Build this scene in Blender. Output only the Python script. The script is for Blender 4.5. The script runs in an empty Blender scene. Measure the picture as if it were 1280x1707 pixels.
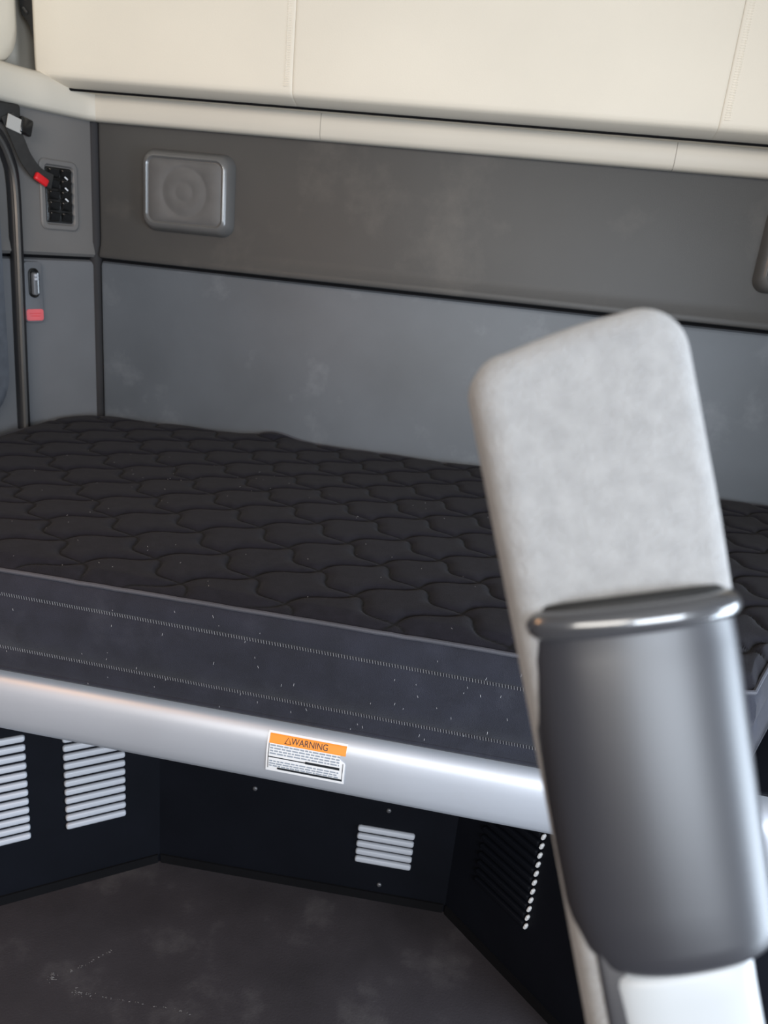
import bpy, bmesh, math, random
import numpy as np
from mathutils import Vector, Matrix

random.seed(7)
rng = np.random.default_rng(7)
SC = bpy.context.scene
COL = SC.collection
R = math.radians
EYE = 1.25                      # camera height above the cab floor; heights below are given relative to it


def zz(z):
    return z + EYE


# ------------------------------------------------------------------ camera
def camera_axes(yaw, pitch, roll):
    f = Vector((-math.sin(yaw) * math.cos(pitch), math.cos(yaw) * math.cos(pitch), -math.sin(pitch)))
    r = Vector((math.cos(yaw), math.sin(yaw), 0))
    u = r.cross(f)
    return r * math.cos(roll) + u * math.sin(roll), u * math.cos(roll) - r * math.sin(roll), f


CR, CU, CF = camera_axes(R(7.65), R(19.0), R(5.8))
cd = bpy.data.cameras.new('camera')
cam = bpy.data.objects.new('camera', cd)
COL.objects.link(cam)
m = Matrix.Identity(4)
for i, a in enumerate((CR, CU, -CF)):
    for k in range(3):
        m[k][i] = a[k]
m.translation = Vector((0, 0, EYE))
cam.matrix_world = m
cd.sensor_fit = 'HORIZONTAL'
cd.sensor_width = 36.0
cd.lens = 36.0 * 1300 / 1280
cd.clip_start = 0.02
cd.dof.use_dof = True
cd.dof.focus_distance = 1.12
cd.dof.aperture_fstop = 9.0
SC.camera = cam

# ------------------------------------------------------------------ world, daylight, exposure
w = bpy.data.worlds.new('overcast_daylight')
SC.world = w
w.use_nodes = True
bg = w.node_tree.nodes['Background']
bg.inputs[0].default_value = (0.80, 0.90, 1.0, 1)
bg.inputs[1].default_value = 0.28


def area(name, loc, target, sx, sy, power, color):
    d = bpy.data.lights.new(name, 'AREA')
    d.shape = 'RECTANGLE'
    d.size, d.size_y = sx, sy
    d.energy = power
    d.color = color
    o = bpy.data.objects.new(name, d)
    COL.objects.link(o)
    o.location = loc
    o.rotation_euler = (Vector(target) - Vector(loc)).to_track_quat('-Z', 'Y').to_euler()
    return o


area('open_door_daylight', (1.60, 0.48, 0.80), (-0.1, 1.1, 0.55), 0.9, 1.1, 46, (0.74, 0.86, 1.0))
area('driver_window_daylight', (1.10, -1.22, 1.36), (0.0, 0.9, 1.0), 0.8, 0.7, 40, (0.82, 0.90, 1.0))
area('windshield_daylight', (-0.1, -2.1, 2.0), (-0.1, 1.9, 1.3), 1.8, 0.9, 60, (1.0, 0.95, 0.88))
area('passenger_window_daylight', (-1.14, 0.36, 1.52), (-0.7, 0.95, 0.5), 0.4, 0.4, 4.5, (1.0, 0.50, 0.20))
SC.view_settings.view_transform = 'Standard'
SC.view_settings.look = 'None'
SC.view_settings.exposure = 0.0
SC.view_settings.gamma = 1.0
SC.view_settings.use_curve_mapping = False


# ------------------------------------------------------------------ materials
def lin(c):
    return tuple(((v / 255) / 12.92 if v / 255 <= 0.04045 else ((v / 255 + 0.055) / 1.055) ** 2.4) for v in c)


def mat(name, rgb, rough=0.6, metal=0.0, var=0.12, vscale=8.0, bump=0.0, bscale=300.0, spec=0.5, sheen=0.0,
        coat=0.0, mark=None, mark_scale=4.0, mark_amt=0.0, mark_stretch=(1, 1, 1), attr=None, attr_rgb=None):
    """colour + large soft variation + fine relief; marks = scuffs / dust with a shape of their own"""
    M = bpy.data.materials.new(name)
    M.use_nodes = True
    nt = M.node_tree
    b = nt.nodes['Principled BSDF']
    b.inputs['Roughness'].default_value = rough
    b.inputs['Metallic'].default_value = metal
    b.inputs['Specular IOR Level'].default_value = spec
    b.inputs['Sheen Weight'].default_value = sheen
    b.inputs['Coat Weight'].default_value = coat
    tc = nt.nodes.new('ShaderNodeTexCoord')
    n = nt.nodes.new('ShaderNodeTexNoise')
    n.inputs['Scale'].default_value = vscale
    n.inputs['Detail'].default_value = 5
    nt.links.new(tc.outputs['Object'], n.inputs['Vector'])
    rp = nt.nodes.new('ShaderNodeValToRGB')
    c = Vector(rgb)
    rp.color_ramp.elements[0].position = 0.3
    rp.color_ramp.elements[1].position = 0.7
    rp.color_ramp.elements[0].color = (*(c * (1 - var)), 1)
    rp.color_ramp.elements[1].color = (*(c * (1 + var)), 1)
    nt.links.new(n.outputs['Fac'], rp.inputs['Fac'])
    out = rp.outputs['Color']

    def mix(fac, col, prev):
        mx = nt.nodes.new('ShaderNodeMix')
        mx.data_type = 'RGBA'
        nt.links.new(fac, mx.inputs[0])
        nt.links.new(prev, mx.inputs[6])
        mx.inputs[7].default_value = (*col, 1)
        return mx.outputs[2]
    if mark:
        mp = nt.nodes.new('ShaderNodeMapping')
        mp.inputs['Scale'].default_value = mark_stretch
        nt.links.new(tc.outputs['Object'], mp.inputs['Vector'])
        n2 = nt.nodes.new('ShaderNodeTexNoise')
        n2.inputs['Scale'].default_value = mark_scale
        n2.inputs['Detail'].default_value = 8
        n2.inputs['Roughness'].default_value = 0.65
        nt.links.new(mp.outputs['Vector'], n2.inputs['Vector'])
        mr = nt.nodes.new('ShaderNodeMapRange')
        mr.inputs['From Min'].default_value = 0.54
        mr.inputs['From Max'].default_value = 0.74
        mr.inputs['To Max'].default_value = mark_amt
        nt.links.new(n2.outputs['Fac'], mr.inputs['Value'])
        out = mix(mr.outputs['Result'], mark, out)
    if attr:
        at = nt.nodes.new('ShaderNodeAttribute')
        at.attribute_name = attr
        out = mix(at.outputs['Fac'], attr_rgb, out)
    nt.links.new(out, b.inputs['Base Color'])
    if bump:
        nb = nt.nodes.new('ShaderNodeTexNoise')
        nb.inputs['Scale'].default_value = bscale
        nb.inputs['Detail'].default_value = 3
        nt.links.new(tc.outputs['Object'], nb.inputs['Vector'])
        bp = nt.nodes.new('ShaderNodeBump')
        bp.inputs['Strength'].default_value = bump
        bp.inputs['Distance'].default_value = 0.002
        nt.links.new(nb.outputs['Fac'], bp.inputs['Height'])
        nt.links.new(bp.outputs['Normal'], b.inputs['Normal'])
    return M


M = {
    'wall_upper': mat('charcoal_brown_vinyl', (0.062, 0.060, 0.058), 0.50, var=0.10, vscale=3, bump=0.12, bscale=500, spec=0.45,
                      mark=(0.12, 0.11, 0.10), mark_scale=5, mark_amt=0.5),
    'wall_lower': mat('slate_grey_vinyl', (0.102, 0.116, 0.134), 0.46, var=0.12, vscale=4, bump=0.12, bscale=500, spec=0.5,
                      mark=(0.19, 0.207, 0.23), mark_scale=3.6, mark_amt=0.9),
    'wall_side': mat('grey_side_moulding', (0.150, 0.153, 0.162), 0.5, var=0.08, vscale=5, bump=0.1, bscale=500),
    'wall_side_warm': mat('warm_grey_side_moulding', (0.150, 0.143, 0.138), 0.5, var=0.08, vscale=5, bump=0.1, bscale=500),
    'corner_bead': mat('dark_corner_bead', (0.030, 0.029, 0.031), 0.7, spec=0.2),
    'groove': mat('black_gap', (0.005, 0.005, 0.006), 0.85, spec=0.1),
    'cream': mat('cream_vinyl', (0.72, 0.66, 0.555), 0.55, var=0.03, vscale=4, bump=0.12, bscale=420),
    'cream_trim': mat('cream_plastic_trim', (0.60, 0.555, 0.475), 0.5, var=0.03, vscale=4, bump=0.06, bscale=350),
    'cream_thread': mat('cream_thread', (0.78, 0.72, 0.62), 0.7),
    'speaker': mat('grey_speaker_plastic', (0.115, 0.112, 0.110), 0.25, var=0.06, bump=0.04, bscale=600, spec=0.9),
    'speaker_mesh': mat('grey_speaker_mesh', (0.098, 0.095, 0.094), 0.55, var=0.08, vscale=30, bump=0.25, bscale=900),
    'black_rubber': mat('black_rubber', (0.012, 0.012, 0.014), 0.42, spec=0.5),
    'black_gloss': mat('black_gloss_plastic', (0.010, 0.010, 0.010), 0.18, spec=0.6),
    'black_matte': mat('black_bracket_and_shade', (0.012, 0.012, 0.012), 0.6),
    'chrome': mat('worn_metal_strip', (0.16, 0.155, 0.15), 0.34, metal=0.7),
    'door_panel': mat('grey_door_fabric', (0.105, 0.115, 0.135), 0.8, var=0.15, vscale=40, bump=0.4, bscale=700),
    'webbing': mat('black_webbing', (0.022, 0.021, 0.020), 0.75, var=0.2, vscale=60, bump=0.5, bscale=900),
    'red': mat('red_plastic', (0.62, 0.015, 0.02), 0.3),
    'pink_red': mat('faded_red_label', (0.74, 0.14, 0.155), 0.5),
    'grey_plate': mat('grey_latch_plate', (0.135, 0.14, 0.152), 0.45),
    'white_tag': mat('white_cloth_tag', (0.40, 0.39, 0.37), 0.7, bump=0.2, bscale=600),
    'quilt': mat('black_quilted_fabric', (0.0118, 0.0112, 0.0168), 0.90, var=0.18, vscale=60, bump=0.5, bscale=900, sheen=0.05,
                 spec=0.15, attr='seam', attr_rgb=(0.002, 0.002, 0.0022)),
    'mattress_side': mat('dark_navy_side_fabric', (0.0155, 0.0168, 0.027), 0.8, var=0.2, vscale=25, bump=0.5, bscale=900, sheen=0.12, spec=0.3,
                         mark=(0.034, 0.036, 0.050), mark_scale=14, mark_amt=0.6),
    'piping': mat('grey_piping', (0.065, 0.066, 0.080), 0.7, bump=0.4, bscale=800),
    'thread': mat('light_grey_thread', (0.19, 0.19, 0.20), 0.7),
    'lint': mat('white_lint', (0.42, 0.41, 0.42), 0.9),
    'rail': mat('brushed_aluminium', (0.57, 0.60, 0.66), 0.48, metal=0.45, var=0.04, vscale=5, bump=0.02, bscale=200,
                mark=(0.50, 0.49, 0.50), mark_scale=5, mark_amt=0.4),
    'label_white': mat('label_white', (0.80, 0.81, 0.83), 0.4, var=0.02),
    'label_orange': mat('label_orange', (0.92, 0.28, 0.02), 0.4, var=0.02),
    'label_grey': mat('label_grey_print', (0.30, 0.34, 0.40), 0.5, var=0.05),
    'label_black': mat('label_black_print', (0.015, 0.018, 0.022), 0.5),
    'box_black': mat('black_powder_coat', (0.0042, 0.0050, 0.0080), 0.6, var=0.15, bump=0.15, bscale=700, spec=0.12),
    'slat': mat('pale_grey_louvre', (0.47, 0.49, 0.54), 0.40, var=0.03),
    'screw': mat('dull_steel_screw', (0.16, 0.16, 0.17), 0.4, metal=0.6),
    'floor': mat('dark_rubber_floor', (0.036, 0.032, 0.036), 0.55, var=0.22, vscale=7, bump=0.25, bscale=260, spec=0.4,
                 mark=(0.095, 0.090, 0.090), mark_scale=7, mark_amt=0.55),
    'scuff': mat('pale_scuff', (0.24, 0.235, 0.235), 0.8),
    'fabric': mat('light_grey_velour', (0.335, 0.335, 0.34), 0.92, var=0.09, vscale=110, bump=0.9, bscale=620, sheen=0.35, spec=0.2),
    'shell': mat('black_armrest_shell', (0.030, 0.030, 0.036), 0.38, var=0.06, bump=0.03, bscale=900, spec=0.55),
    'shell_gloss': mat('glossy_black_lip', (0.05, 0.05, 0.055), 0.24, var=0.03, spec=1.0, coat=1.0),
    'white_plastic': mat('white_plastic', (0.42, 0.44, 0.46), 0.42, var=0.02),
    'headliner': mat('pale_headliner', (0.42, 0.40, 0.36), 0.9, var=0.05),
    'cab_dark': mat('dark_cab_trim', (0.045, 0.045, 0.05), 0.7),
}


# ------------------------------------------------------------------ object helpers
def obj(name, bm_or_me, material, parent=None, smooth=True):
    if isinstance(bm_or_me, bmesh.types.BMesh):
        bmesh.ops.recalc_face_normals(bm_or_me, faces=bm_or_me.faces[:])
        me = bpy.data.meshes.new(name)
        bm_or_me.to_mesh(me)
        bm_or_me.free()
    else:
        me = bm_or_me
    if not me.materials:
        me.materials.append(M[material])
    if smooth:
        me.shade_smooth()
        try:
            me.set_sharp_from_angle(angle=R(40))
        except Exception:
            pass
    o = bpy.data.objects.new(name, me)
    COL.objects.link(o)
    o.parent = parent
    return o


def share(o, parent, loc, name=None):
    c = o.copy()
    if name:
        c.name = name
    COL.objects.link(c)
    c.parent = parent
    c.location = loc
    return c


def tag(o, label, cat, group=None, kind=None):
    o['label'] = label
    if cat:
        o['category'] = cat
    if group:
        o['group'] = group
    if kind:
        o['kind'] = kind
    return o


def thing(name, label, cat, mw=None, group=None):
    o = bpy.data.objects.new(name, None)
    o.empty_display_size = 0.05
    COL.objects.link(o)
    if mw is not None:
        o.matrix_world = mw
    return tag(o, label, cat, group)


def struct(o, label):
    o['kind'] = 'structure'
    o['label'] = label
    return o


def frame(origin, n):
    """local X = right, Y = up, Z = out of the wall towards the viewer"""
    n = Vector(n).normalized()
    right = Vector((0, 0, 1)).cross(n).normalized()
    up = n.cross(right)
    mm = Matrix.Identity(4)
    for i, a in enumerate((right, up, n)):
        for k in range(3):
            mm[k][i] = a[k]
    mm.translation = Vector(origin)
    return mm


def bbox(x0, x1, y0, y1, z0, z1, bevel=0.0, seg=2):
    bm = bmesh.new()
    bmesh.ops.create_cube(bm, size=1)
    for v in bm.verts:
        v.co = ((x0 + x1) / 2 + v.co.x * (x1 - x0), (y0 + y1) / 2 + v.co.y * (y1 - y0), (z0 + z1) / 2 + v.co.z * (z1 - z0))
    if bevel:
        bmesh.ops.bevel(bm, geom=bm.edges[:], offset=bevel, segments=seg, profile=0.5, affect='EDGES')
    return bm


def rrect(hw, hh, r, n=8):
    """rounded rectangle loop, counter-clockwise"""
    r = min(r, hw * 0.999, hh * 0.999)
    pts = []
    for cx, cy, a0 in ((hw - r, hh - r, 0), (-hw + r, hh - r, 90), (-hw + r, -hh + r, 180), (hw - r, -hh + r, 270)):
        for k in range(n + 1):
            a = R(a0 + 90 * k / n)
            pts.append((cx + r * math.cos(a), cy + r * math.sin(a)))
    return pts


def dense(pts, m=6):
    """the same loop with extra points on its long straight sides"""
    out = []
    for i, a in enumerate(pts):
        b = pts[(i + 1) % len(pts)]
        out.append(a)
        if (i + 1) % (len(pts) // 4) == 0:
            for k in range(1, m):
                out.append((a[0] + (b[0] - a[0]) * k / m, a[1] + (b[1] - a[1]) * k / m))
    return out


def loft(rings, closed=True, cap0=True, cap1=True, bm=None):
    bm = bm or bmesh.new()
    vs = [[bm.verts.new(p) for p in r] for r in rings]
    n = len(vs[0])
    for a, b in zip(vs[:-1], vs[1:]):
        for i in range(n if closed else n - 1):
            j = (i + 1) % n
            bm.faces.new((a[i], a[j], b[j], b[i]))
    if closed and cap0:
        bm.faces.new(vs[0][::-1])
    if closed and cap1:
        bm.faces.new(vs[-1])
    return bm


def plate(hw, hh, r, depth, edge=0.003, cx=0, cy=0, z0=0.0, n=6):
    """rounded plate lying on z0, thickness depth, softened top edge"""
    rings = []
    for d, z in ((0, 0), (0, depth - edge), (edge * 0.3, depth - edge * 0.3), (edge, depth)):
        rings.append([(cx + x, cy + y, z0 + z) for x, y in rrect(hw - d, hh - d, max(r - d, 0.0005), n)])
    return loft(rings)


def tube(path, rad, n=10, bm=None, cap=True):
    pts = [Vector(p) for p in path]
    rings = []
    prev = None
    for i, p in enumerate(pts):
        t = (pts[min(i + 1, len(pts) - 1)] - pts[max(i - 1, 0)]).normalized()
        if prev is None:
            prev = t.orthogonal().normalized()
        u = (prev - t * prev.dot(t)).normalized()
        v = t.cross(u)
        prev = u
        rr = rad[i] if isinstance(rad, (list, tuple)) else rad
        rings.append([tuple(p + (u * math.cos(2 * math.pi * k / n) + v * math.sin(2 * math.pi * k / n)) * rr) for k in range(n)])
    return loft(rings, True, cap, cap, bm)


def smooth_path(ctrl, per=8):
    pts = [Vector(c) for c in ctrl]
    out = []
    for i in range(len(pts) - 1):
        p0, p1, p2, p3 = pts[max(i - 1, 0)], pts[i], pts[i + 1], pts[min(i + 2, len(pts) - 1)]
        for k in range(per):
            t = k / per
            out.append(0.5 * (2 * p1 + (p2 - p0) * t + (2 * p0 - 5 * p1 + 4 * p2 - p3) * t * t + (3 * p1 - p0 - 3 * p2 + p3) * t ** 3))
    out.append(pts[-1])
    return out


def sweep_profile(path2, prof, closed_prof=True):
    """path2: plan polyline (x, y); prof: (offset to the path's left, z)"""
    n = len(path2)
    nor = []
    for i in range(n):
        a = Vector(path2[max(i - 1, 0)])
        b = Vector(path2[min(i + 1, n - 1)])
        t = (b - a).normalized()
        nor.append(Vector((-t.y, t.x)))
    rings = []
    for p, q in zip(path2, nor):
        rings.append([(p[0] + q.x * o, p[1] + q.y * o, z) for o, z in prof])
    return loft(rings, closed_prof)


# ------------------------------------------------------------------ the setting: sleeper shell
YW = 1.93                                   # inner face of the back wall
XL, XR = -1.06, 0.88                        # back corners
SIDE = [(-1.062, 1.925), (-1.072, 1.902), (-1.10, 1.837), (-1.15, 1.72), (-1.165, 1.5), (-1.175, 1.0), (-1.175, 0.55)]
SIDE_R = [(-0.18 - x, y) for x, y in SIDE[:-1]]
TOPP = [(-1.185, 1.94), (-1.188, 1.72), (-1.195, 1.0), (-1.195, 0.55)]       # the side wall steps back above the trim
TOPP_R = [(-0.18 - x, y) for x, y in TOPP[:-1]]

floor = obj('floor', bbox(-1.35, 1.35, -1.5, 2.05, -0.03, 0.0), 'floor', smooth=False)
struct(floor, 'dark scuffed rubber cab floor')
ceiling = obj('ceiling', bbox(-1.35, 1.35, -0.9, 2.05, 2.20, 2.24), 'headliner', smooth=False)
struct(ceiling, 'pale fabric ceiling above the bunks')

wall_back = obj('wall_back', bbox(-1.30, 1.12, YW + 0.012, YW + 0.05, 0.0, 2.2), 'groove', smooth=False)
struct(wall_back, 'dark padded rear wall of the sleeper')
ZS = zz(-0.110)                             # horizontal seam


def wall_panel(name, x0, x1, z0, z1, material, parent, label, lip=0.010):
    nx, rings = 2, []
    prof = [(0.012, z0), (-0.001, z0 + 0.0005), (-lip * 0.8, z0 + 0.003), (-lip, z0 + 0.008), (-lip * 0.75, z0 + 0.018), (-0.002, z0 + 0.032),
            (0.0, z0 + 0.05), (0.0, z1 - 0.012), (0.003, z1 - 0.004), (0.012, z1)]
    ys = [(YW + o, z) for o, z in prof]
    xs = [x0, x0 + 0.004, x0 + 0.012, x1 - 0.012, x1 - 0.004, x1]
    off = [0.012, 0.003, 0, 0, 0.003, 0.012]
    for x, q in zip(xs, off):
        rings.append([(x, min(y + q, YW + 0.012), z) for y, z in ys])
    o = obj(name, loft(rings), material, parent)
    o['label'] = label
    return o


wall_panel('upper_panel', XL + 0.012, XR - 0.012, ZS + 0.003, zz(0.235), 'wall_upper', wall_back, 'dark charcoal upper panel of the rear wall')
wall_panel('lower_panel', XL + 0.012, XR - 0.012, 0.50, ZS - 0.004, 'wall_lower', wall_back, 'slate grey lower panel of the rear wall', lip=0.0)


def side_wall(path, name, label, parts):
    flip = -1 if path[0][0] > 0 else 1
    # path runs from the back corner towards the cab; its right-hand side (left for the mirrored wall) is the outside
    base = sweep_profile(path, [(-0.012 * flip, 0.0), (-0.05 * flip, 0.0), (-0.05 * flip, zz(0.262)), (-0.012 * flip, zz(0.262))])
    wobj = obj(name, base, 'groove', smooth=False)
    struct(wobj, label)
    for pn, z0, z1, material, lip, lab in parts:
        prof = [(-0.012, z0), (-0.002 + lip * 0.4, z0 + 0.001), (lip, z0 + 0.008), (lip * 0.7, z0 + 0.018), (0, z0 + 0.036), (0, z1 - 0.012), (-0.003, z1 - 0.004), (-0.012, z1)]
        q = obj(pn, sweep_profile(path if pn != 'top_panel' else (TOPP if flip == 1 else TOPP_R), [(o * flip, z) for o, z in prof]), material, wobj)
        q['label'] = lab
    return wobj


wl = side_wall(SIDE, 'wall_left', 'grey moulded side wall at the left end of the bunk',
               [('upper_panel', ZS + 0.003, zz(0.235), 'wall_side_warm', 0.008, 'grey upper side moulding'),
                ('lower_panel', 0.50, ZS - 0.004, 'wall_side', 0.004, 'grey lower side moulding'),
                ('top_panel', zz(0.255), 2.19, 'cream_trim', 0.0, 'cream side moulding above the trim')])
wr = side_wall(SIDE_R, 'wall_right', 'grey moulded side wall at the right end of the bunk',
               [('upper_panel', ZS + 0.003, zz(0.235), 'wall_side_warm', 0.008, 'grey upper side moulding'),
                ('lower_panel', 0.50, ZS - 0.004, 'wall_side', 0.004, 'grey lower side moulding'),
                ('top_panel', zz(0.255), 2.19, 'cream_trim', 0.0, 'cream side moulding above the trim')])
# rounded pillars closing the vertical grooves in the corners
for s, xx in ((1, XL), (-1, XR)):
    bm = tube([(xx - 0.004 * s, YW + 0.010, 0.5), (xx - 0.004 * s, YW + 0.010, 2.19)], 0.0165)
    struct(obj('trim_2' if s == 1 else 'trim_3', bm, 'corner_bead'), 'rounded corner bead between rear and side wall')

# the front of the cab, behind the camera: low dash wall, windshield and door openings left open
struct(obj('wall_front', bbox(-1.35, 1.35, -1.50, -1.40, 0.0, 1.30), 'cab_dark', smooth=False), 'dark dashboard wall below the windshield')
struct(obj('wall_cab_left', bbox(-1.35, -1.30, -1.4, 0.55, 0.0, 1.25), 'cab_dark', smooth=False), 'dark passenger door below its window')

# cream trim along the top of the rear wall, wrapping the corner onto the side wall
PROF = [(-0.010, 0.205), (0.018, 0.205), (0.026, 0.209), (0.030, 0.216), (0.031, 0.238), (0.028, 0.262), (0.020, 0.277), (0.006, 0.284), (-0.010, 0.284)]


def trim_piece(path, name, label, parent=None):
    return obj(name, sweep_profile(path, [(o, zz(z)) for o, z in PROF]), 'cream_trim', parent)


trim = trim_piece([(XL + 0.016, YW)] + [(x, YW) for x in (-0.9, -0.50)][:2], 'trim_1', '')
# the path runs left to right, so its left-hand side points into the wall: mirror the offset
bpy.data.objects.remove(trim)
PROF = [(-o, z) for o, z in PROF]
trim = trim_piece([(XL + 0.012, YW), (-0.8, YW), (-0.4895, YW)], 'trim_1', '')
struct(trim, 'cream trim strip along the top of the rear wall')
trim_piece([(-0.4885, YW), (0.0, YW), (0.2925, YW)], 'trim_segment', '', trim)
trim_piece([(0.2935, YW), (0.6, YW), (XR - 0.012, YW)], 'trim_segment', '', trim)
CORN = [tuple(p)[:2] for p in smooth_path([(-1.172, 0.60, 0), (-1.172, 1.0, 0), (-1.162, 1.5, 0), (-1.147, 1.71, 0), (-1.112, 1.815, 0), (-1.078, 1.89, 0), (-1.055, 1.922, 0), (XL + 0.0115, YW, 0)], 5)]
tc_ = trim_piece(CORN, 'corner_segment', '', trim)
tc_['label'] = 'cream corner piece of the trim at the left'


# ------------------------------------------------------------------ upper bunk, stowed against the wall
ub = thing('upper_bunk', 'cream vinyl upper bunk folded up against the rear wall', 'bunk', Matrix.Translation((-0.10, 1.80, zz(0.25))))
UB_L, UB_R, ZB, ZT = -1.128, 0.93, zz(0.262), 2.12
SEAMS = [-0.530, 0.349]
YF_ = 1.80


def cushion(x0, x1, left_round, right_round):
    """face towards the cab, rolled under along the bottom"""
    prof = [(0.105, ZB - 0.002), (0.06, ZB - 0.002), (0.042, ZB), (0.012, ZB + 0.0095), (0.005, ZB + 0.0135), (0.0015, ZB + 0.018), (0.0, ZB + 0.026), (-0.001, ZB + 0.05),
            (-0.002, ZB + 0.3), (0.0, ZT - 0.03), (0.03, ZT), (0.105, ZT)]
    xs, off = [], []
    rr = 0.014
    for k in range(6):
        a = R(90 * k / 5)
        w_ = rr if left_round else 0.008
        xs.append(x0 + w_ * (1 - math.cos(a)))
        off.append((0.02 if left_round else 0.002) * (1 - math.sin(a)))
    for k in range(1, 8):
        xs.append(x0 + (x1 - x0) * k / 8)
        off.append(0)
    for k in range(5, -1, -1):
        a = R(90 * k / 5)
        w_ = rr if right_round else 0.008
        xs.append(x1 - w_ * (1 - math.cos(a)))
        off.append((0.02 if right_round else 0.002) * (1 - math.sin(a)))
    rings = []
    for x, q in zip(xs, off):
        # the corners of the bunk are cut round at their lower ends
        lift = 0.0
        if left_round and x < x0 + 0.10:
            lift = 0.004 * (1 - (x - x0) / 0.10) ** 2
        rings.append([(x, min(YF_ + o + q, YF_ + 0.105), z + (lift if z < ZB + 0.08 else 0)) for o, z in prof])
    return loft(rings)


def place(o):
    """parts are written in world coordinates and hung on an Empty"""
    o.matrix_parent_inverse = o.parent.matrix_world.inverted()
    return o


bpy.context.view_layer.update()
for x0, x1, l, r_ in ((UB_L, SEAMS[0] - 0.0001, 1, 0), (SEAMS[0] + 0.0001, SEAMS[1] - 0.0001, 0, 0), (SEAMS[1] + 0.0001, UB_R, 0, 1)):
    place(obj('cushion_panel', cushion(x0, x1, l, r_), 'cream', ub))
for sx, side in ((SEAMS[0], -1), (SEAMS[1], 1)):
    bm = bmesh.new()
    z = ZB + 0.03
    while z < ZT - 0.05:
        x = sx + side * 0.013
        tube([(x - 0.005, YF_ - 0.0018, z), (x + 0.005, YF_ - 0.0018, z + 0.0012)], 0.0009, 4, bm)
        z += 0.0045
    so = place(obj('stitching', bm, 'cream_thread', ub))
    so['kind'] = 'stuff'
    bm = bmesh.new()
    tube([(sx + side * 0.016, YF_ + 0.0020, ZB + 0.028), (sx + side * 0.016, YF_ - 0.0002, ZB + 0.05), (sx + side * 0.016, YF_ - 0.0010, ZB + 0.3), (sx + side * 0.016, YF_ + 0.0012, ZT - 0.05)], 0.0018, 6, bm)
    place(obj('piping', bm, 'cream', ub))
place(obj('shadow_gap_strip', tube([(UB_L + 0.06, YF_ + 0.050, ZB - 0.0015), (0.0, YF_ + 0.050, ZB - 0.0015), (UB_R - 0.03, YF_ + 0.050, ZB - 0.0015)], 0.0036, 8), 'groove', ub))['label'] = 'black strip standing in for the shadow gap under the bunk'  # dark tube added in place of the shadow between bunk and trim
place(obj('back_board', bbox(UB_L + 0.02, UB_R - 0.02, YF_ + 0.1055, YF_ + 0.118, ZB + 0.03, ZT - 0.02), 'cream_trim', ub, smooth=False))


# ------------------------------------------------------------------ speakers
def speaker(name, label, cx, cz):
    t = thing(name, label, 'speaker', frame((cx, YW - 0.0005, cz), (0, -1, 0)), 'speakers on the rear wall')
    hw, hh = 0.114, 0.093
    rings = []
    for d, z, r in ((0, 0, 0.030), (0.001, 0.008, 0.030), (0.004, 0.020, 0.029), (0.008, 0.029, 0.027), (0.013, 0.0345, 0.024), (0.018, 0.036, 0.021),
                    (0.021, 0.0335, 0.018), (0.023, 0.031, 0.016)):
        rings.append([(x, y, z) for x, y in rrect(hw - d, hh - d, r, 8)])
    obj('bezel', loft(rings, True, True, True), 'speaker', t)
    rings = []
    sq = dense(rrect(hw - 0.0235, hh - 0.0235, 0.016, 8), 12)
    n = len(sq)
    rings.append([(x, y, 0.0311) for x, y in sq])
    rings.append([(x, y, 0.0330) for x, y in dense(rrect(hw - 0.027, hh - 0.027, 0.015, 8), 12)])
    for rad, z in ((0.060, 0.0333), (0.057, 0.0322), (0.052, 0.0324), (0.044, 0.0340), (0.026, 0.0353), (0.023, 0.0345), (0.018, 0.0351), (0.002, 0.0361)):
        ring = []
        for x, y in sq:
            a = math.atan2(y, x)
            ring.append((rad * math.cos(a), rad * math.sin(a), z))
        rings.append(ring)
    obj('grille', loft(rings, True, False, True), 'speaker_mesh', t)
    return t


speaker('wall_speaker', 'dark grey square speaker at the left end of the rear wall', -0.810, zz(0.066))
speaker('wall_speaker', 'dark grey square speaker cut off at the right edge of the picture', 0.628, zz(0.066))

# ------------------------------------------------------------------ left side wall fittings
A2 = Vector((-1.06, 1.93))
U2 = Vector((-0.394, -0.919)).normalized()
N2 = Vector((0.919, -0.394, 0)).normalized()


def side_pt(u, z, out=0.0):
    p = A2 + U2 * u
    return Vector((p.x + N2.x * out, p.y + N2.y * out, zz(z)))


# switch bank
sb = thing('switch_panel', 'black switch panel in a grey rounded bezel on the left side wall', 'switch panel', frame(side_pt(0.099, 0.030, 0.000), N2))
rings = []
for d, z, r in ((0, -0.004, 0.016), (0, 0.003, 0.016), (0.003, 0.006, 0.014), (0.011, 0.006, 0.010), (0.014, 0.003, 0.006), (0.0145, -0.003, 0.006)):
    rings.append([(x, y, z) for x, y in rrect(0.051 - d, 0.078 - d, r, 6)])
obj('bezel', loft(rings, True, True, False), 'wall_side_warm', sb)
obj('face_plate', plate(0.0345, 0.0615, 0.005, 0.003, 0.001, 0, 0, 0.0), 'black_gloss', sb)
proto = None
for ix in (-1, 1):
    for iy in range(5):
        loc = (ix * 0.0165, 0.048 - iy * 0.024, 0.003)
        if proto is None:
            rings = []
            for d, z in ((0, 0), (0, 0.004), (0.0015, 0.0065)):
                rings.append([(x, y, z + (0.004 * y / 0.0095 if z > 0.003 else 0)) for x, y in rrect(0.0135 - d, 0.0095 - d, 0.002, 3)])
            proto = obj('rocker_switch', loft(rings), 'black_gloss', sb)
            proto.location = loc
        else:
            share(proto, sb, loc)
for iy in (0, 1, 2):
    q = obj('indicator', plate(0.005, 0.0016, 0.0008, 0.0012, 0.0004), 'label_white', sb)
    q.location = (0.017, 0.040 - iy * 0.024, 0.0065)
    q.rotation_euler = (0, 0, R(-35))
    q['label'] = 'small bright marking on a switch'

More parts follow.
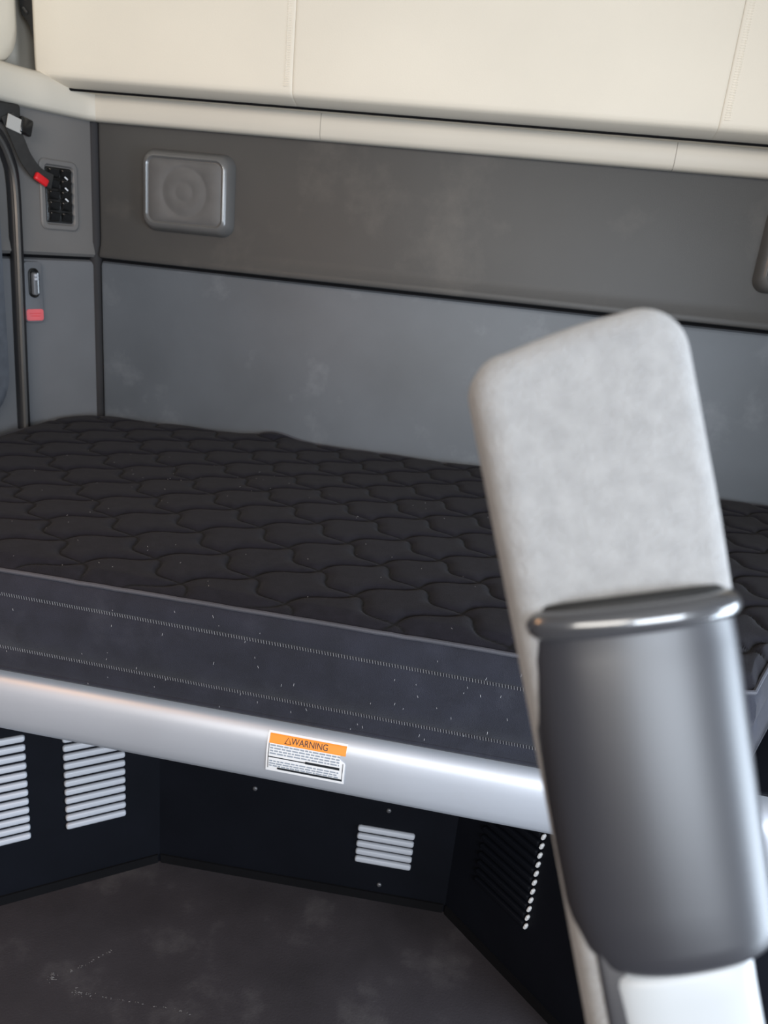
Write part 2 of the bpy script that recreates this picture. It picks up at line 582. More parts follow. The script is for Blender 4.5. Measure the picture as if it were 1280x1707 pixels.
# latch plate with red label
lp = thing('latch_plate', 'narrow grey latch plate with a small red label on the left side wall', 'latch', frame(side_pt(0.182, -0.192, 0.002), N2))
obj('plate', plate(0.024, 0.070, 0.010, 0.006, 0.002), 'grey_plate', lp)
rings = []
for d, z in ((0, 0), (0.0, 0.003), (0.002, 0.004), (0.005, 0.003), (0.0055, 0.0015)):
    rings.append([(x, y + 0.022, z + 0.006) for x, y in rrect(0.0135 - d, 0.034 - d, 0.0135 - d, 6)])
obj('latch_bezel', loft(rings, True, False, True), 'black_gloss', lp)
obj('latch_lever', plate(0.006, 0.026, 0.005, 0.009, 0.003, 0, 0.020, 0.007), 'grey_plate', lp)
for k in (0, 1):
    q = obj('chrome_button', plate(0.0048, 0.0032, 0.002, 0.004, 0.001, 0, 0, 0), 'slat', lp)
    q.location = (0, 0.032 + 0.008 * k, 0.016)
q = obj('label', plate(0.0225, 0.0135, 0.006, 0.0015, 0.0005, 0, -0.052, 0.006), 'pink_red', lp)
q['label'] = 'faded red rectangular label'
bm = bmesh.new()
for k, wd in enumerate((0.015, 0.012)):
    tube([(-wd, -0.0485 - 0.006 * k, 0.0076), (wd, -0.0485 - 0.006 * k, 0.0076)], 0.0006, 4, bm)
obj('print', bm, 'red', lp)

# side opening with seal, metal strip and the door panel inside it
so = thing('side_compartment_door', 'grey fabric side door framed by a black rubber seal, cut off at the left edge', 'door', Matrix.Translation((-1.15, 1.3, zz(-0.51))))
bpy.context.view_layer.update()


def xs_(y):
    # x of the side wall's face at depth y
    for (x0, y0), (x1, y1) in zip(SIDE[:-1], SIDE[1:]):
        if y1 <= y <= y0:
            return x0 + (x1 - x0) * (y0 - y) / (y0 - y1)
    return SIDE[-1][0]


SEAL = [(1.02, 0.165), (1.3, 0.165), (1.535, 0.165), (1.630, 0.158), (1.680, 0.138), (1.710, 0.098), (1.723, 0.045), (1.723, -0.10), (1.720, -0.30), (1.716, -0.515)]
seal_path = smooth_path([(xs_(y) + 0.010, y, zz(z)) for y, z in SEAL], 6)
place(obj('rubber_seal', tube(seal_path, 0.0145, 12), 'black_rubber', so))
strip = smooth_path([(xs_(y) + 0.021, y - 0.010, zz(z - 0.006)) for y, z in SEAL], 6)
place(obj('metal_strip', tube(strip, 0.0062, 8), 'chrome', so))['label'] = 'thin worn metal strip along the seal'
rings = []
ctr = (1.335, -0.165)
for d, out in ((0, 0.001), (0, 0.010), (0.006, 0.018), (0.02, 0.020)):
    ring = []
    for yy, z in rrect(0.335 - d, 0.310 - d, 0.10, 8):
        ring.append((xs_(ctr[0] + yy) + out, ctr[0] + yy, zz(ctr[1] + z)))
    rings.append(ring)
place(obj('door_panel', loft(rings), 'door_panel', so))

# restraint strap with tag, clip and red tongue
st = thing('restraint_strap', 'black webbing strap with white tag and red tongue hanging at the upper left', 'strap', Matrix.Translation(side_pt(0.20, 0.19, 0.02)))
bpy.context.view_layer.update()


def strap_pt(u, z, out):
    return side_pt(u, z, out)


place(obj('bracket', (lambda b: (bmesh.ops.transform(b, matrix=frame(side_pt(0.245, 0.186, 0.014), N2), verts=b.verts[:]), b)[1])(bbox(-0.040, 0.040, -0.020, 0.020, -0.012, 0.014, 0.006, 3)), 'black_matte', st))
place(obj('tag', (lambda b: (bmesh.ops.transform(b, matrix=frame(side_pt(0.226, 0.166, 0.034), N2) @ Matrix.Rotation(R(-14), 4, 'Z'), verts=b.verts[:]), b)[1])(bbox(-0.018, 0.018, -0.016, 0.013, -0.001, 0.002, 0.0008, 1)), 'white_tag', st))
place(obj('clip', (lambda b: (bmesh.ops.transform(b, matrix=frame(side_pt(0.197, 0.163, 0.030), N2) @ Matrix.Rotation(R(-14), 4, 'Z'), verts=b.verts[:]), b)[1])(bbox(-0.017, 0.013, -0.018, 0.018, -0.006, 0.008, 0.005, 3)), 'black_gloss', st))
wp = smooth_path([side_pt(0.240, 0.180, 0.030), side_pt(0.218, 0.135, 0.030), side_pt(0.198, 0.100, 0.026), side_pt(0.166, 0.070, 0.022), side_pt(0.128, 0.058, 0.018)], 6)
rings = []
for i, p in enumerate(wp):
    t = (wp[min(i + 1, len(wp) - 1)] - wp[max(i - 1, 0)]).normalized()
    s_ = t.cross(N2).normalized()
    h_ = 0.016
    rings.append([tuple(p + s_ * h_ + N2 * 0.0012), tuple(p - s_ * h_ + N2 * 0.0012), tuple(p - s_ * h_ - N2 * 0.0012), tuple(p + s_ * h_ - N2 * 0.0012)])
place(obj('webbing', loft(rings), 'webbing', st))
place(obj('tongue', (lambda b: (bmesh.ops.transform(b, matrix=frame(side_pt(0.165, 0.060, 0.028), N2) @ Matrix.Rotation(R(-28), 4, 'Z'), verts=b.verts[:]), b)[1])(bbox(-0.016, 0.018, -0.009, 0.009, -0.004, 0.007, 0.004, 3)), 'red', st))['label'] = 'red plastic tongue'

# cream pad and black block put in as the shaded gap at the top left
cp = thing('side_pad', 'rounded cream side pad at the top left corner', 'pad', Matrix.Translation((-1.15, 1.5, zz(0.28))))
bpy.context.view_layer.update()
rings = []
for d, x_ in ((0, -1.186), (0, -1.165), (0.008, -1.152), (0.025, -1.146), (0.05, -1.145)):
    ring = []
    for yy, z in rrect(0.30 - d, 0.34 - d, 0.075, 8):
        ring.append((x_, 1.495 + yy, zz(0.622 + z)))
    rings.append(ring)
place(obj('cushion', loft(rings), 'cream', cp))
prof = [(-1.182, 0.62), (-1.160, 0.405), (-1.156, 0.395), (-1.143, 0.382), (-1.136, 0.366), (-1.130, 0.345), (-1.1295, 0.62)]
bm = loft([[(x_, 1.815, zz(z)) for x_, z in prof], [(x_, 1.845, zz(z)) for x_, z in prof]])
hb = place(obj('dark_gap_block', bm, 'black_matte', ub, smooth=False))
hb['label'] = 'black block standing in for the shaded gap beside the bunk'
pn_ = obj('pin', tube([(-1.150, 1.812, zz(0.408)), (-1.140, 1.810, zz(0.398))], 0.003, 10), 'chrome', hb)

# ------------------------------------------------------------------ lower bunk: deck, rail, mattress
XML, XMR = -1.122, 0.80
YMF, YMB = 0.962, 1.905
ZMT, ZMB = zz(-0.500), zz(-0.684)
deck = obj('bunk_deck', bbox(-1.12, 0.93, 1.008, 1.92, zz(-0.715), zz(-0.688), 0.004), 'box_black', smooth=False)
tag(deck, 'black deck board under the mattress', 'board')


def yfront(x):
    return np.where(x > 0.36, YMF + 0.02 * np.clip((x - 0.36) / 0.04, 0, 1) ** 2 + np.maximum(x - 0.385, 0) * 1.9, YMF)


def yback(x):
    t = np.clip((x - XML) / 0.14, 0, 1)
    c = 0.26 * (1 - np.sqrt(np.clip(1 - (1 - t) ** 2, 0, 1)))
    t2 = np.clip((XMR - x) / 0.10, 0, 1)
    c2 = 0.10 * (1 - np.sqrt(np.clip(1 - (1 - t2) ** 2, 0, 1)))
    wob = 0.006 * np.sin(x * 9.0) + 0.004 * np.sin(x * 23.0 + 1)
    return YMB - c - c2 + np.minimum(wob, 0.008)


mt = thing('mattress', 'black quilted mattress lying on the lower bunk', 'mattress', Matrix.Translation((-0.16, 1.43, ZMB)))
bpy.context.view_layer.update()
NX, NY = 700, 360
u = np.linspace(0, 1, NX)
x = XML + (XMR - XML) * u
v = np.linspace(0, 1, NY)
yf, yb = yfront(x), yback(x)
X = np.repeat(x[:, None], NY, 1)
Y = yf[:, None] + (yb - yf)[:, None] * v[None, :]
# ogee quilting: two families of wavy seams on a skewed lattice
bx_, by_, ax_, ay_ = 0.0905, 0.060, 0.072, -0.070
det = bx_ * ay_ - ax_ * by_
dx, dy = X + 0.670, Y - 1.079
p = (dx * ay_ - ax_ * dy) / det
q = (bx_ * dy - by_ * dx) / det
fa = p + 0.105 * np.sin(2 * np.pi * (q - 0.40))
fb = q + 0.08 * np.sin(2 * np.pi * (p - 0.15))
la = np.hypot(ax_, ay_)
lb = np.hypot(bx_, by_)
area_ = abs(det)
da = np.abs(fa - np.round(fa)) * area_ / la
db = np.abs(fb - np.round(fb)) * area_ / lb
puff = (1 - np.exp(-da / 0.0065)) * (1 - np.exp(-db / 0.0065))
edge = np.minimum(np.minimum(X - XML, XMR - X), np.minimum(Y - yf[:, None], yb[:, None] - Y))
e = np.clip(edge / 0.05, 0, 1)
Z = ZMT - 0.010 + 0.0075 * puff * np.clip(edge / 0.03, 0.12, 1) + 0.006 * np.sqrt(1 - (1 - e) ** 2)
Z += 0.0035 * np.sin(X * 7 + 1) * np.sin(Y * 8) * e
Z += 0.016 * np.exp(-((X + 0.56) / 0.055) ** 2) * np.exp(-((yb[:, None] - Y) / 0.04) ** 2)
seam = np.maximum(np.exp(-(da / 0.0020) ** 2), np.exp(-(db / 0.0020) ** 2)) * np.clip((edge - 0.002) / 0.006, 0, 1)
verts = np.stack([X, Y, Z], -1).reshape(-1, 3)
idx = np.arange(NX * NY).reshape(NX, NY)
faces = np.stack([idx[:-1, :-1], idx[1:, :-1], idx[1:, 1:], idx[:-1, 1:]], -1).reshape(-1, 4)
me = bpy.data.meshes.new('quilted_top')
me.from_pydata(verts.tolist(), [], faces.tolist())
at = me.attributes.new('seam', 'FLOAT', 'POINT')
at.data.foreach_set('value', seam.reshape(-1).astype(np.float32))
top = obj('quilted_top', me, 'quilt', mt, smooth=False)
me.shade_smooth()
place(top)
top['label'] = 'black quilted top with wavy seams'
# border: front, right, back, left
loop = [(X[i, 0], Y[i, 0], Z[i, 0]) for i in range(0, NX, 7)] + [(X[-1, j], Y[-1, j], Z[-1, j]) for j in range(3, NY, 12)] + \
       [(X[i, -1], Y[i, -1], Z[i, -1]) for i in range(NX - 1, -1, -7)] + [(X[0, j], Y[0, j], Z[0, j]) for j in range(NY - 4, 2, -12)]
L = np.array(loop)
t = np.roll(L, -1, 0) - np.roll(L, 1, 0)
nrm = np.stack([t[:, 1], -t[:, 0]], -1)
nrm /= np.linalg.norm(nrm, axis=1)[:, None]


def zrow1(x):
    return zz(-0.5535 - 0.014 * (x - 0.1))


def zrow2(x):
    return zz(-0.6425 - 0.013 * (x - 0.1))


rings = []
for o, zf in ((0.0, lambda P: P[2]), (0.004, lambda P: P[2] - 0.004), (0.010, lambda P: P[2] - 0.016), (0.013, lambda P: P[2] - 0.032),
              (0.0125, lambda P: zrow1(P[0]) + 0.003), (0.010, lambda P: zrow1(P[0])), (0.0125, lambda P: zrow1(P[0]) - 0.004), (0.017, lambda P: zrow1(P[0]) - 0.03),
              (0.016, lambda P: zrow1(P[0]) - 0.065), (0.0115, lambda P: zrow2(P[0]) + 0.004), (0.009, lambda P: zrow2(P[0])), (0.0115, lambda P: zrow2(P[0]) - 0.004),
              (0.011, lambda P: ZMB + 0.018), (0.006, lambda P: ZMB + 0.006), (-0.004, lambda P: ZMB)):
    rings.append([(P[0] + n_[0] * o, P[1] + n_[1] * o, zf(P)) for P, n_ in zip(L, nrm)])
place(obj('side_band', loft(rings, True, False, True), 'mattress_side', mt))['label'] = 'dark navy fabric side band'
pip = [(P[0] + n_[0] * 0.003, P[1] + n_[1] * 0.003, P[2] + 0.0005) for P, n_ in zip(L, nrm)]
place(obj('piping', tube(pip + [pip[0]], 0.0034, 8), 'piping', mt))['label'] = 'grey piping around the top edge'
low = [(P[0] + n_[0] * 0.010, P[1] + n_[1] * 0.010, ZMB + 0.014) for P, n_ in zip(L, nrm)]
place(obj('lower_piping', tube(low + [low[0]], 0.0035, 8), 'mattress_side', mt))
for zr, off in ((zrow1, 0.0108), (zrow2, 0.0098)):
    bm = bmesh.new()
    xx = -1.08
    while xx < 0.36:
        tube([(xx, YMF - off - 0.0022, zr(xx) + 0.0026), (xx + 0.0012, YMF - off - 0.0022, zr(xx) - 0.0026)], 0.00050, 4, bm)
        xx += 0.0040 + random.uniform(-0.0003, 0.0003)
    q_ = place(obj('stitching', bm, 'thread', mt))
    q_['kind'] = 'stuff'
    q_['label'] = 'row of pale grey stitches along the mattress side'
q_ = place(obj('care_tag', bbox(0.520, 0.548, 1.262, 1.300, zz(-0.497), zz(-0.4955), 0.0005, 1), 'white_tag', mt))
q_['label'] = 'small white cloth tag'

# lint on the mattress
bm = bmesh.new()
for k in range(110):
    px, py = random.uniform(-0.95, 0.35), random.uniform(0.98, 1.6)
    i_ = min(NX - 1, int((px - XML) / (XMR - XML) * (NX - 1)))
    j_ = min(NY - 1, max(0, int((py - yf[i_]) / (yb[i_] - yf[i_]) * (NY - 1))))
    a = random.uniform(0.9, 2.6)
    l = random.uniform(0.001, 0.0035)
    zt = Z[i_, j_] + 0.0006
    tube([(px, py, zt), (px + math.cos(a) * l, py + math.sin(a) * l, zt + 0.0006)], 0.00024, 3, bm)
for k in range(60):
    px, pz = random.uniform(-0.7, 0.2), random.uniform(-0.665, -0.515)
    l = random.uniform(0.001, 0.0045)
    tube([(px, YMF - 0.0175, zz(pz)), (px + random.uniform(-0.3, 0.6) * l, YMF - 0.0178, zz(pz) - l)], 0.00024, 3, bm)
lint = obj('lint', bm, 'lint', smooth=False)
tag(lint, 'white lint specks scattered over the black mattress', 'lint', kind='stuff')

# aluminium rail across the bunk front
prof = [(0.050, -0.690), (0.034, -0.6885), (0.018, -0.690), (0.008, -0.6945), (0.001, -0.702), (-0.004, -0.713), (-0.0065, -0.728), (-0.007, -0.745),
        (-0.0055, -0.762), (-0.002, -0.777), (0.004, -0.787), (0.012, -0.7915), (0.024, -0.792), (0.024, -0.788), (0.014, -0.786), (0.046, -0.700)]
RX0, RX1 = -1.14, 0.62
YR = 0.955
bm = loft([[(xq, YR + o, zz(z)) for o, z in prof] for xq in np.linspace(RX0, RX1, 12)])
rl = thing('bunk_rail', 'brushed aluminium rail along the front of the lower bunk', 'rail', Matrix.Translation((-0.26, YR, zz(-0.79))))
bpy.context.view_layer.update()
place(obj('rail_profile', bm, 'rail', rl))
for xq in (RX0 - 0.004, RX1):
    place(obj('end_cap', loft([[(xq, YR + o, zz(z)) for o, z in prof[:13]], [(xq + 0.004, YR + o, zz(z)) for o, z in prof[:13]]]), 'black_matte', rl))

# warning label stuck on the rail
lbm = Matrix.Translation((-0.2065, YR - 0.0078, zz(-0.729)))
lab = thing('warning_label', 'white warning sticker with an orange header on the aluminium rail', 'sticker', lbm @ Matrix.Rotation(R(90), 4, 'X'))


def rail_out(y):
    """face of the rail at local height y (metres above the label's centre), as local depth"""
    z = -0.729 + y
    pts_ = sorted([(zq, o) for o, zq in prof[3:11]])
    for (z0, o0), (z1, o1) in zip(pts_[:-1], pts_[1:]):
        if z0 <= z <= z1:
            o = o0 + (o1 - o0) * (z - z0) / (z1 - z0)
            return -0.0078 - o
    return 0.0


def sheet(x0, x1, y0, y1, lift, shear=0.05, n=8, outline=None):
    bm_ = bmesh.new()
    rows = []
    for k in range(n + 1):
        y = y0 + (y1 - y0) * k / n
        xa, xb = x0, x1
        if outline:
            xa, xb = outline(y, x0, x1)
        rows.append([(xa, y, rail_out(y) + lift), (xb, y, rail_out(y) + lift)])
    vs = []
    for d_ in (0, -0.0004):
        vs.append([[bm_.verts.new((a, b, c + d_)) for a, b, c in r] for r in rows])
    for k in range(n):
        bm_.faces.new((vs[0][k][0], vs[0][k][1], vs[0][k + 1][1], vs[0][k + 1][0]))
        bm_.faces.new((vs[1][k][0], vs[1][k + 1][0], vs[1][k + 1][1], vs[1][k][1]))
        for s_ in (0, 1):
            bm_.faces.new((vs[0][k][s_], vs[0][k + 1][s_], vs[1][k + 1][s_], vs[1][k][s_]))
    bm_.faces.new((vs[0][0][0], vs[0][0][1], vs[1][0][1], vs[1][0][0]))
    bm_.faces.new((vs[0][-1][0], vs[0][-1][1], vs[1][-1][1], vs[1][-1][0]))
    return bm_


def torn(y, xa, xb):
    # right edge notched below the orange band where the sticker has torn
    if 0.004 < y < 0.020:
        return xa, xb - 0.010 * math.sin((y - 0.004) / 0.016 * math.pi)
    return xa, xb


obj('backing', sheet(-0.060, 0.060, -0.032, 0.031, 0.0010, n=24, outline=torn), 'label_white', lab, smooth=False)
obj('header_band', sheet(-0.057, 0.059, 0.0155, 0.0285, 0.0014), 'label_orange', lab, smooth=False)['label'] = 'orange header band'
obj('print_frame', sheet(-0.057, -0.0562, -0.027, 0.0150, 0.0014), 'label_black', lab, smooth=False)
for a, b, y0, y1 in ((-0.057, 0.0, -0.0075, -0.0060), (0.0, 0.052, -0.0085, -0.0045), (-0.042, 0.057, -0.0275, -0.0240), (0.0562, 0.057, -0.027, 0.003)):
    obj('print_rule', sheet(a, b, y0, y1, 0.0014, n=2), 'label_black', lab, smooth=False)
bm_txt = []
for row in range(9):
    y = 0.0125 - row * 0.0043
    if -0.0100 < y < -0.0035:
        continue
    xq = -0.0545
    bm = bmesh.new()
    while xq < 0.050:
        l = random.uniform(0.003, 0.010)
        s = sheet(xq, min(xq + l, 0.051), y - 0.0012, y + 0.0010, 0.0014, n=1)
        me_ = bpy.data.meshes.new('tmp')
        s.to_mesh(me_)
        s.free()
        bm.from_mesh(me_)
        bpy.data.meshes.remove(me_)
        xq += l + 0.0016
    obj('text_line', bm, 'label_grey', lab, smooth=False)
cu = bpy.data.curves.new('heading', 'FONT')
cu.body = 'WARNING'
cu.size = 0.0125
cu.align_x = 'CENTER'
cu.align_y = 'CENTER'
cu.extrude = 0.00005
tmp = bpy.data.objects.new('heading_tmp', cu)
COL.objects.link(tmp)
bpy.context.view_layer.update()
me_ = bpy.data.meshes.new_from_object(tmp.evaluated_get(bpy.context.evaluated_depsgraph_get()))
bpy.data.objects.remove(tmp)
for vv in me_.vertices:
    vv.co.x = vv.co.x * 0.92 + 0.004
    vv.co.y = vv.co.y + 0.0220
    vv.co.z = rail_out(vv.co.y) + 0.0017 + (0.0001 if vv.co.z > 0 else 0)
obj('heading', me_, 'label_black', lab, smooth=False)
bm = bmesh.new()
tri = [(-0.034, 0.0178), (-0.0235, 0.0178), (-0.02875, 0.0268)]
vs = [bm.verts.new((a, b, rail_out(b) + 0.0018)) for a, b in tri]
vi = [bm.verts.new((a * 0.72 - 0.02875 * 0.28, b * 0.72 + 0.0208 * 0.28, rail_out(b) + 0.0018)) for a, b in tri]
for k in range(3):
    bm.faces.new((vs[k], vs[(k + 1) % 3], vi[(k + 1) % 3], vi[k]))
obj('alert_triangle', bm, 'label_black', lab, smooth=False)

# ------------------------------------------------------------------ black storage boxes below the bunk
PA, PB = Vector((-0.556, 1.215)), Vector((-0.556 - 0.798 * 0.362, 1.215 - 0.602 * 0.362))
PC, PD = Vector((0.036, 1.237)), Vector((0.036 + 0.728 * 0.35, 1.237 - 0.685 * 0.35))
HP = 0.528


def slat_mesh(length, material, h=0.0134, depth=0.0075):
    rings = []
    for zq, s_ in ((-0.001, 1.0), (0.0025, 1.0), (0.005, 0.92), (0.0068, 0.72), (depth, 0.40)):
        rings.append([(a, b + (1 - s_) * h * 0.22, zq) for a, b in rrect(length / 2 - (1 - s_) * h * 0.4, h / 2 * s_, h * 0.36 * s_, 3)])
    bm_ = loft(rings)
    bmesh.ops.recalc_face_normals(bm_, faces=bm_.faces[:])
    me_ = bpy.data.meshes.new('louvre_slat')
    bm_.to_mesh(me_)
    bm_.free()
    me_.materials.append(M[material])
    me_.shade_smooth()
    return me_


def vent(parent, cx, y_low, count, length, pitch, material='slat'):
    me_ = slat_mesh(length, material)
    out = []
    for k in range(count):
        o = bpy.data.objects.new('louvre_slat', me_)
        COL.objects.link(o)
        o.parent = parent
        o.location = (cx, y_low + k * pitch, 0)
        out.append(o)
    return out


def box_panel(p0, p1, name, label, n):
    mid = (p0 + p1) / 2
    t_ = thing(name, label, 'panel', frame((mid.x, mid.y, 0.0), n))
    hl = (p1 - p0).length / 2
    obj('sheet', bbox(-hl, hl, 0.0, HP, -0.012, 0.0), 'box_black', t_, smooth=False)
    obj('floor_gap_shade', bbox(-hl + 0.004, hl - 0.004, 0.0, 0.020, -0.002, 0.004), 'groove', t_, smooth=False)  # black strip drawn in for the shade where panel meets floor
    return t_, hl


nl = Vector((0.602, -0.798, 0))
t_l, hl_l = box_panel(PA, PB, 'storage_box_panel', 'black angled panel with two louvred vents under the left of the bunk', nl)
# along this panel local x grows towards the back corner: u (from the corner) = hl - x
for u0, u1 in ((0.066, 0.176), (0.237, 0.347)):
    vent(t_l, hl_l - (u0 + u1) / 2, zz(-1.1045), 12, u1 - u0, 0.0195)
ncn = Vector((0.0371, -0.9993, 0))
ncn = Vector((PC.y - PA.y, -(PC.x - PA.x), 0)).normalized()
t_c, hl_c = box_panel(PA, PC, 'storage_box_panel', 'black rear panel with one small five-slat vent under the bunk', ncn)
vent(t_c, -hl_c + 0.459, zz(-1.153), 5, 0.112, 0.0186)
for us, zs in ((0.194, -1.03), (0.459, -1.029), (0.457, -1.211)):
    bm = bmesh.new()
    rings = []
    for rr, zq in ((0.0048, 0), (0.0046, 0.0015), (0.0032, 0.0028), (0.001, 0.0031)):
        rings.append([(rr * math.cos(2 * math.pi * k / 12), rr * math.sin(2 * math.pi * k / 12), zq) for k in range(12)])
    q_ = obj('screw', loft(rings), 'screw', t_c)
    q_.location = (-hl_c + us, zz(zs), 0)
nr = Vector((-0.685, -0.728, 0))
t_r, hl_r = box_panel(PC, PD, 'storage_box_panel', 'black angled panel under the right of the bunk, louvres coloured as shaded, with lit ends', nr)
lit_end_mesh = slat_mesh(0.0058, 'label_white', 0.0125, 0.0062)
for o_ in vent(t_r, -hl_r + 0.128, zz(-1.1075), 12, 0.125, 0.0195, 'box_black'):  # black slats stand for shaded louvres; their pale ends are coloured as lit
    tp = bpy.data.objects.new('lit_end', lit_end_mesh)
    COL.objects.link(tp)
    tp.parent = o_
    tp.location = (0.0625 + 0.0042, 0, 0)
    tp.rotation_euler = (0, 0, R(-12))

# scuffs on the floor
bm = bmesh.new()
for (x0, y0, x1, y1, w_) in ((-0.545, 0.995, -0.60, 0.93, 0.0012), (-0.62, 0.925, -0.615, 0.915, 0.003), (-0.57, 0.905, -0.535, 0.905, 0.003), (-0.52, 0.908, -0.36, 0.915, 0.0012),
                           (-0.30, 0.905, -0.24, 0.89, 0.002), (-0.22, 0.885, -0.19, 0.87, 0.004), (-0.62, 0.83, -0.69, 0.77, 0.0012)):
    for k in range(26):
        a = random.random()
        cx_, cy_ = x0 + (x1 - x0) * a + random.gauss(0, w_), y0 + (y1 - y0) * a + random.gauss(0, w_)
        l = random.uniform(0.001, 0.0045)
        tube([(cx_, cy_, 0.0003), (cx_ + l * random.uniform(-1, 1), cy_ + l * 0.3, 0.0003)], 0.0004, 3, bm)
sc_ = obj('floor_scuffs', bm, 'scuff', smooth=False)
tag(sc_, 'pale scuff crumbs on the dark rubber floor', 'scuffs', kind='stuff')

# ------------------------------------------------------------------ seat armrest folded upright, close to the camera
ORG = Vector((0.066, 0.324, EYE - 0.198))
th = R(10.5)
AS = CR * math.cos(th) + CU * math.sin(th)
AT = CU * math.cos(th) - CR * math.sin(th)
AN = -CF
am = Matrix.Identity(4)
for i, a in enumerate((AS, AT, AN)):
    for k in range(3):
        am[k][i] = a[k]
am.translation = ORG + AT * -0.30
arm = thing('seat_armrest', 'upright folded seat armrest in light grey velour with a black plastic shell', 'armrest', am)
TB = 0.30                                   # local y of the reference point


def arm_outline(inset):
    """pad outline in (s, t): rounded top corners, straight sides"""
    s0, s1, tl, tr, tb = -0.0315 + inset, 0.0675 - inset, 0.1725 - inset, 0.1815 - inset, -0.29 + inset
    rl_, rr_ = max(0.017 - inset * 0.5, 0.003), max(0.021 - inset * 0.5, 0.003)
    pts = []
    for k in range(9):
        a = R(90 * k / 8)
        pts.append((s1 - rr_ + rr_ * math.cos(a), tr - rr_ + rr_ * math.sin(a)))
    for k in range(1, 8):
        f_ = k / 8
        pts.append((s1 - rr_ + (s0 + rl_ - s1 + rr_) * f_, tr + (tl - tr) * f_ + 0.0015 * math.sin(f_ * math.pi)))
    for k in range(9):
        a = R(90 + 90 * k / 8)
        pts.append((s0 + rl_ + rl_ * math.cos(a), tl - rl_ + rl_ * math.sin(a)))
    for k in range(1, 12):
        pts.append((s0 + 0.0015 * math.sin(k / 12 * math.pi), tl - rl_ + (tb - tl + rl_) * k / 12))
    pts += [(s0, tb), (s1, tb)]
    for k in range(1, 12):
        pts.append((s1, tb + (tr - rr_ - tb) * k / 12))
    # the right side narrows towards the pivot, below the top of the shell
    pts = [(s - 0.026 * min(max((0.055 - t_) / 0.16, 0), 1) * (1 if s > s1 - 0.002 else 0), t_) for s, t_ in pts]
    return pts


rings = []
HT, ER = 0.021, 0.012
for k in range(7):
    a = R(90 - 90 * k / 6)
    rings.append([(s, t_ + TB, -HT + ER - ER * math.sin(a)) for s, t_ in arm_outline(ER * (1 - math.cos(a)))])
for k in range(7):
    a = R(90 * k / 6)
    rings.append([(s, t_ + TB, HT - ER + ER * math.sin(a)) for s, t_ in arm_outline(ER * (1 - math.cos(a)))])
obj('pad', loft(rings), 'fabric', arm)['label'] = 'light grey velour armrest pad'
# seam welt along the front left edge of the pad


def shell_section(t_):
    """left and right edge of the shell at height t"""
    f_ = (0.054 - t_) / 0.165
    sl = -0.0275 - 0.004 * math.sin(min(max(f_, 0), 1) * math.pi * 0.8) + max(0, f_ - 0.85) * 0.06
    sr = 0.0655 - 0.0085 * max(f_, 0) ** 1.2
    return sl, sr


def shell_ring(t_, grow, top_tilt=True, n=28):
    sl, sr = shell_section(t_)
    c, h = (sl + sr) / 2, (sr - sl) / 2 + grow
    ring = []
    for k in range(n + 1):
        a = math.pi * k / n
        sx, sz = math.cos(a), math.sin(a)
        px = c + h * math.copysign(abs(sx) ** 0.88, sx)
        pz = 0.008 + (0.0265 + grow) * abs(sz) ** 0.88
        ring.append((px, t_ - 0.058 * (px - sl) * (1 if t_ > 0 else 0.2) + TB, pz))
    ring.append((c - h * 0.8, ring[-1][1], 0.006))
    ring.append((c + h * 0.8, ring[0][1], 0.006))
    return ring


rings = []
for t_, g in ((0.0530, -0.0060), (0.0545, -0.002), (0.0535, 0.0), (0.050, 0.0002), (0.046, -0.0004), (0.036, 0.0), (0.02, 0.0), (0.0, 0.0), (-0.025, 0.0), (-0.05, 0.0), (-0.075, 0.0),
              (-0.092, 0.0), (-0.099, -0.0006), (-0.1015, -0.002), (-0.1025, -0.0045)):
    rings.append(shell_ring(t_, g))
sh = obj('shell', loft(rings), 'shell', arm)
sh['label'] = 'black plastic armrest shell'
lip_path = shell_ring(0.0515, -0.0020)[2:-4]
lp_ = obj('lip', tube(lip_path, [0.0036, 0.0054] + [0.0066] * (len(lip_path) - 4) + [0.0054, 0.0036], 14), 'shell_gloss', sh)
lp_['label'] = 'glossy rounded lip along the top of the shell'
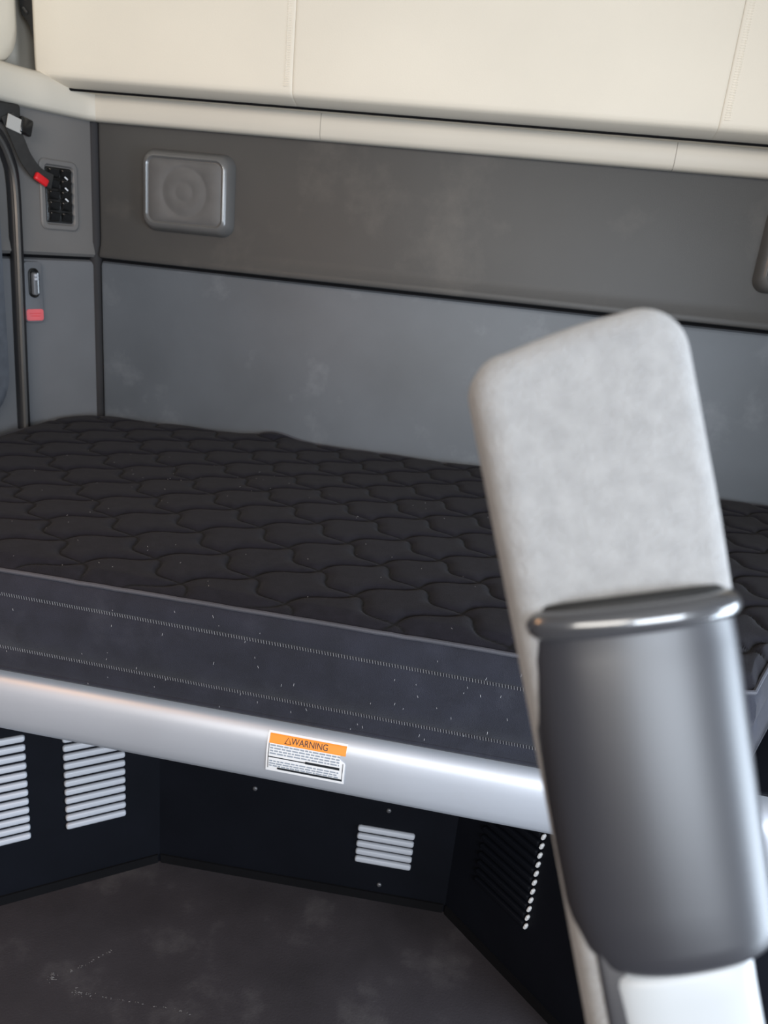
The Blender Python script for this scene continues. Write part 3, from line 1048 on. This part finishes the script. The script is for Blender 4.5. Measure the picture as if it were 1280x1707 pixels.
# black band put in as the shadow between pad and lip
rings = []
for t_, g in ((0.053, -0.0022), (0.0590, -0.0022), (0.0602, -0.0036), (0.0606, -0.008)):
    rings.append(shell_ring(t_, g))
obj('shadow_band', loft(rings), 'black_matte', arm)
# black housing of the pivot, between pad and white cover
obj('pivot_housing', bbox(-0.0245, 0.0395, TB - 0.288, TB - 0.085, 0.004, 0.0225, 0.003, 2), 'shell', arm)
# white bracket emerging below the shell
rings = []
for t_, g in ((-0.092, -0.0005), (-0.1035, -0.0005), (-0.1050, 0.0012), (-0.108, 0.0018), (-0.118, 0.0014), (-0.15, 0.001), (-0.2, 0.0), (-0.285, 0.0)):
    c, h = 0.0115 - (t_ + 0.1) * 0.01, 0.0305 + g
    ring = []
    for k in range(25):
        a = math.pi * k / 24
        sx, sz = math.cos(a), math.sin(a)
        ring.append((c + h * math.copysign(abs(sx) ** 0.6, sx), t_ + TB, 0.010 + (0.0165 + g) * abs(sz) ** 0.6))
    ring.append((c - h * 0.7, t_ + TB, 0.006))
    ring.append((c + h * 0.7, t_ + TB, 0.006))
    rings.append(ring)
obj('pivot_cover', loft(rings), 'white_plastic', arm)['label'] = 'white plastic pivot cover below the shell'

# steel post of the seat that carries the armrest, down to the cab floor (below the picture)
bpy.context.view_layer.update()
foot = ORG + AT * -0.285 + AS * 0.012
rings = []
for z_, hx, hy, dx_ in ((0.0, 0.070, 0.060, 0.05), (0.02, 0.070, 0.060, 0.05), (0.03, 0.030, 0.024, 0.045), (0.45, 0.028, 0.022, 0.02), (foot.z - 0.02, 0.026, 0.020, 0.0), (foot.z + 0.012, 0.024, 0.016, 0.0)):
    rings.append([(foot.x + dx_ + a, foot.y + b, z_) for a, b in rrect(hx, hy, 0.012, 4)])
place(obj('support_post', loft(rings), 'black_matte', arm))

# plain front sheets closing the storage boxes between the angled panels and the side walls
for t_, x0, x1 in ((t_l, -1.13, PB.x - 0.004), (t_r, PD.x + 0.004, 0.93)):
    place(obj('front_sheet', bbox(x0, x1, 1.000, 1.006, 0.0, HP), 'box_black', t_, smooth=False))
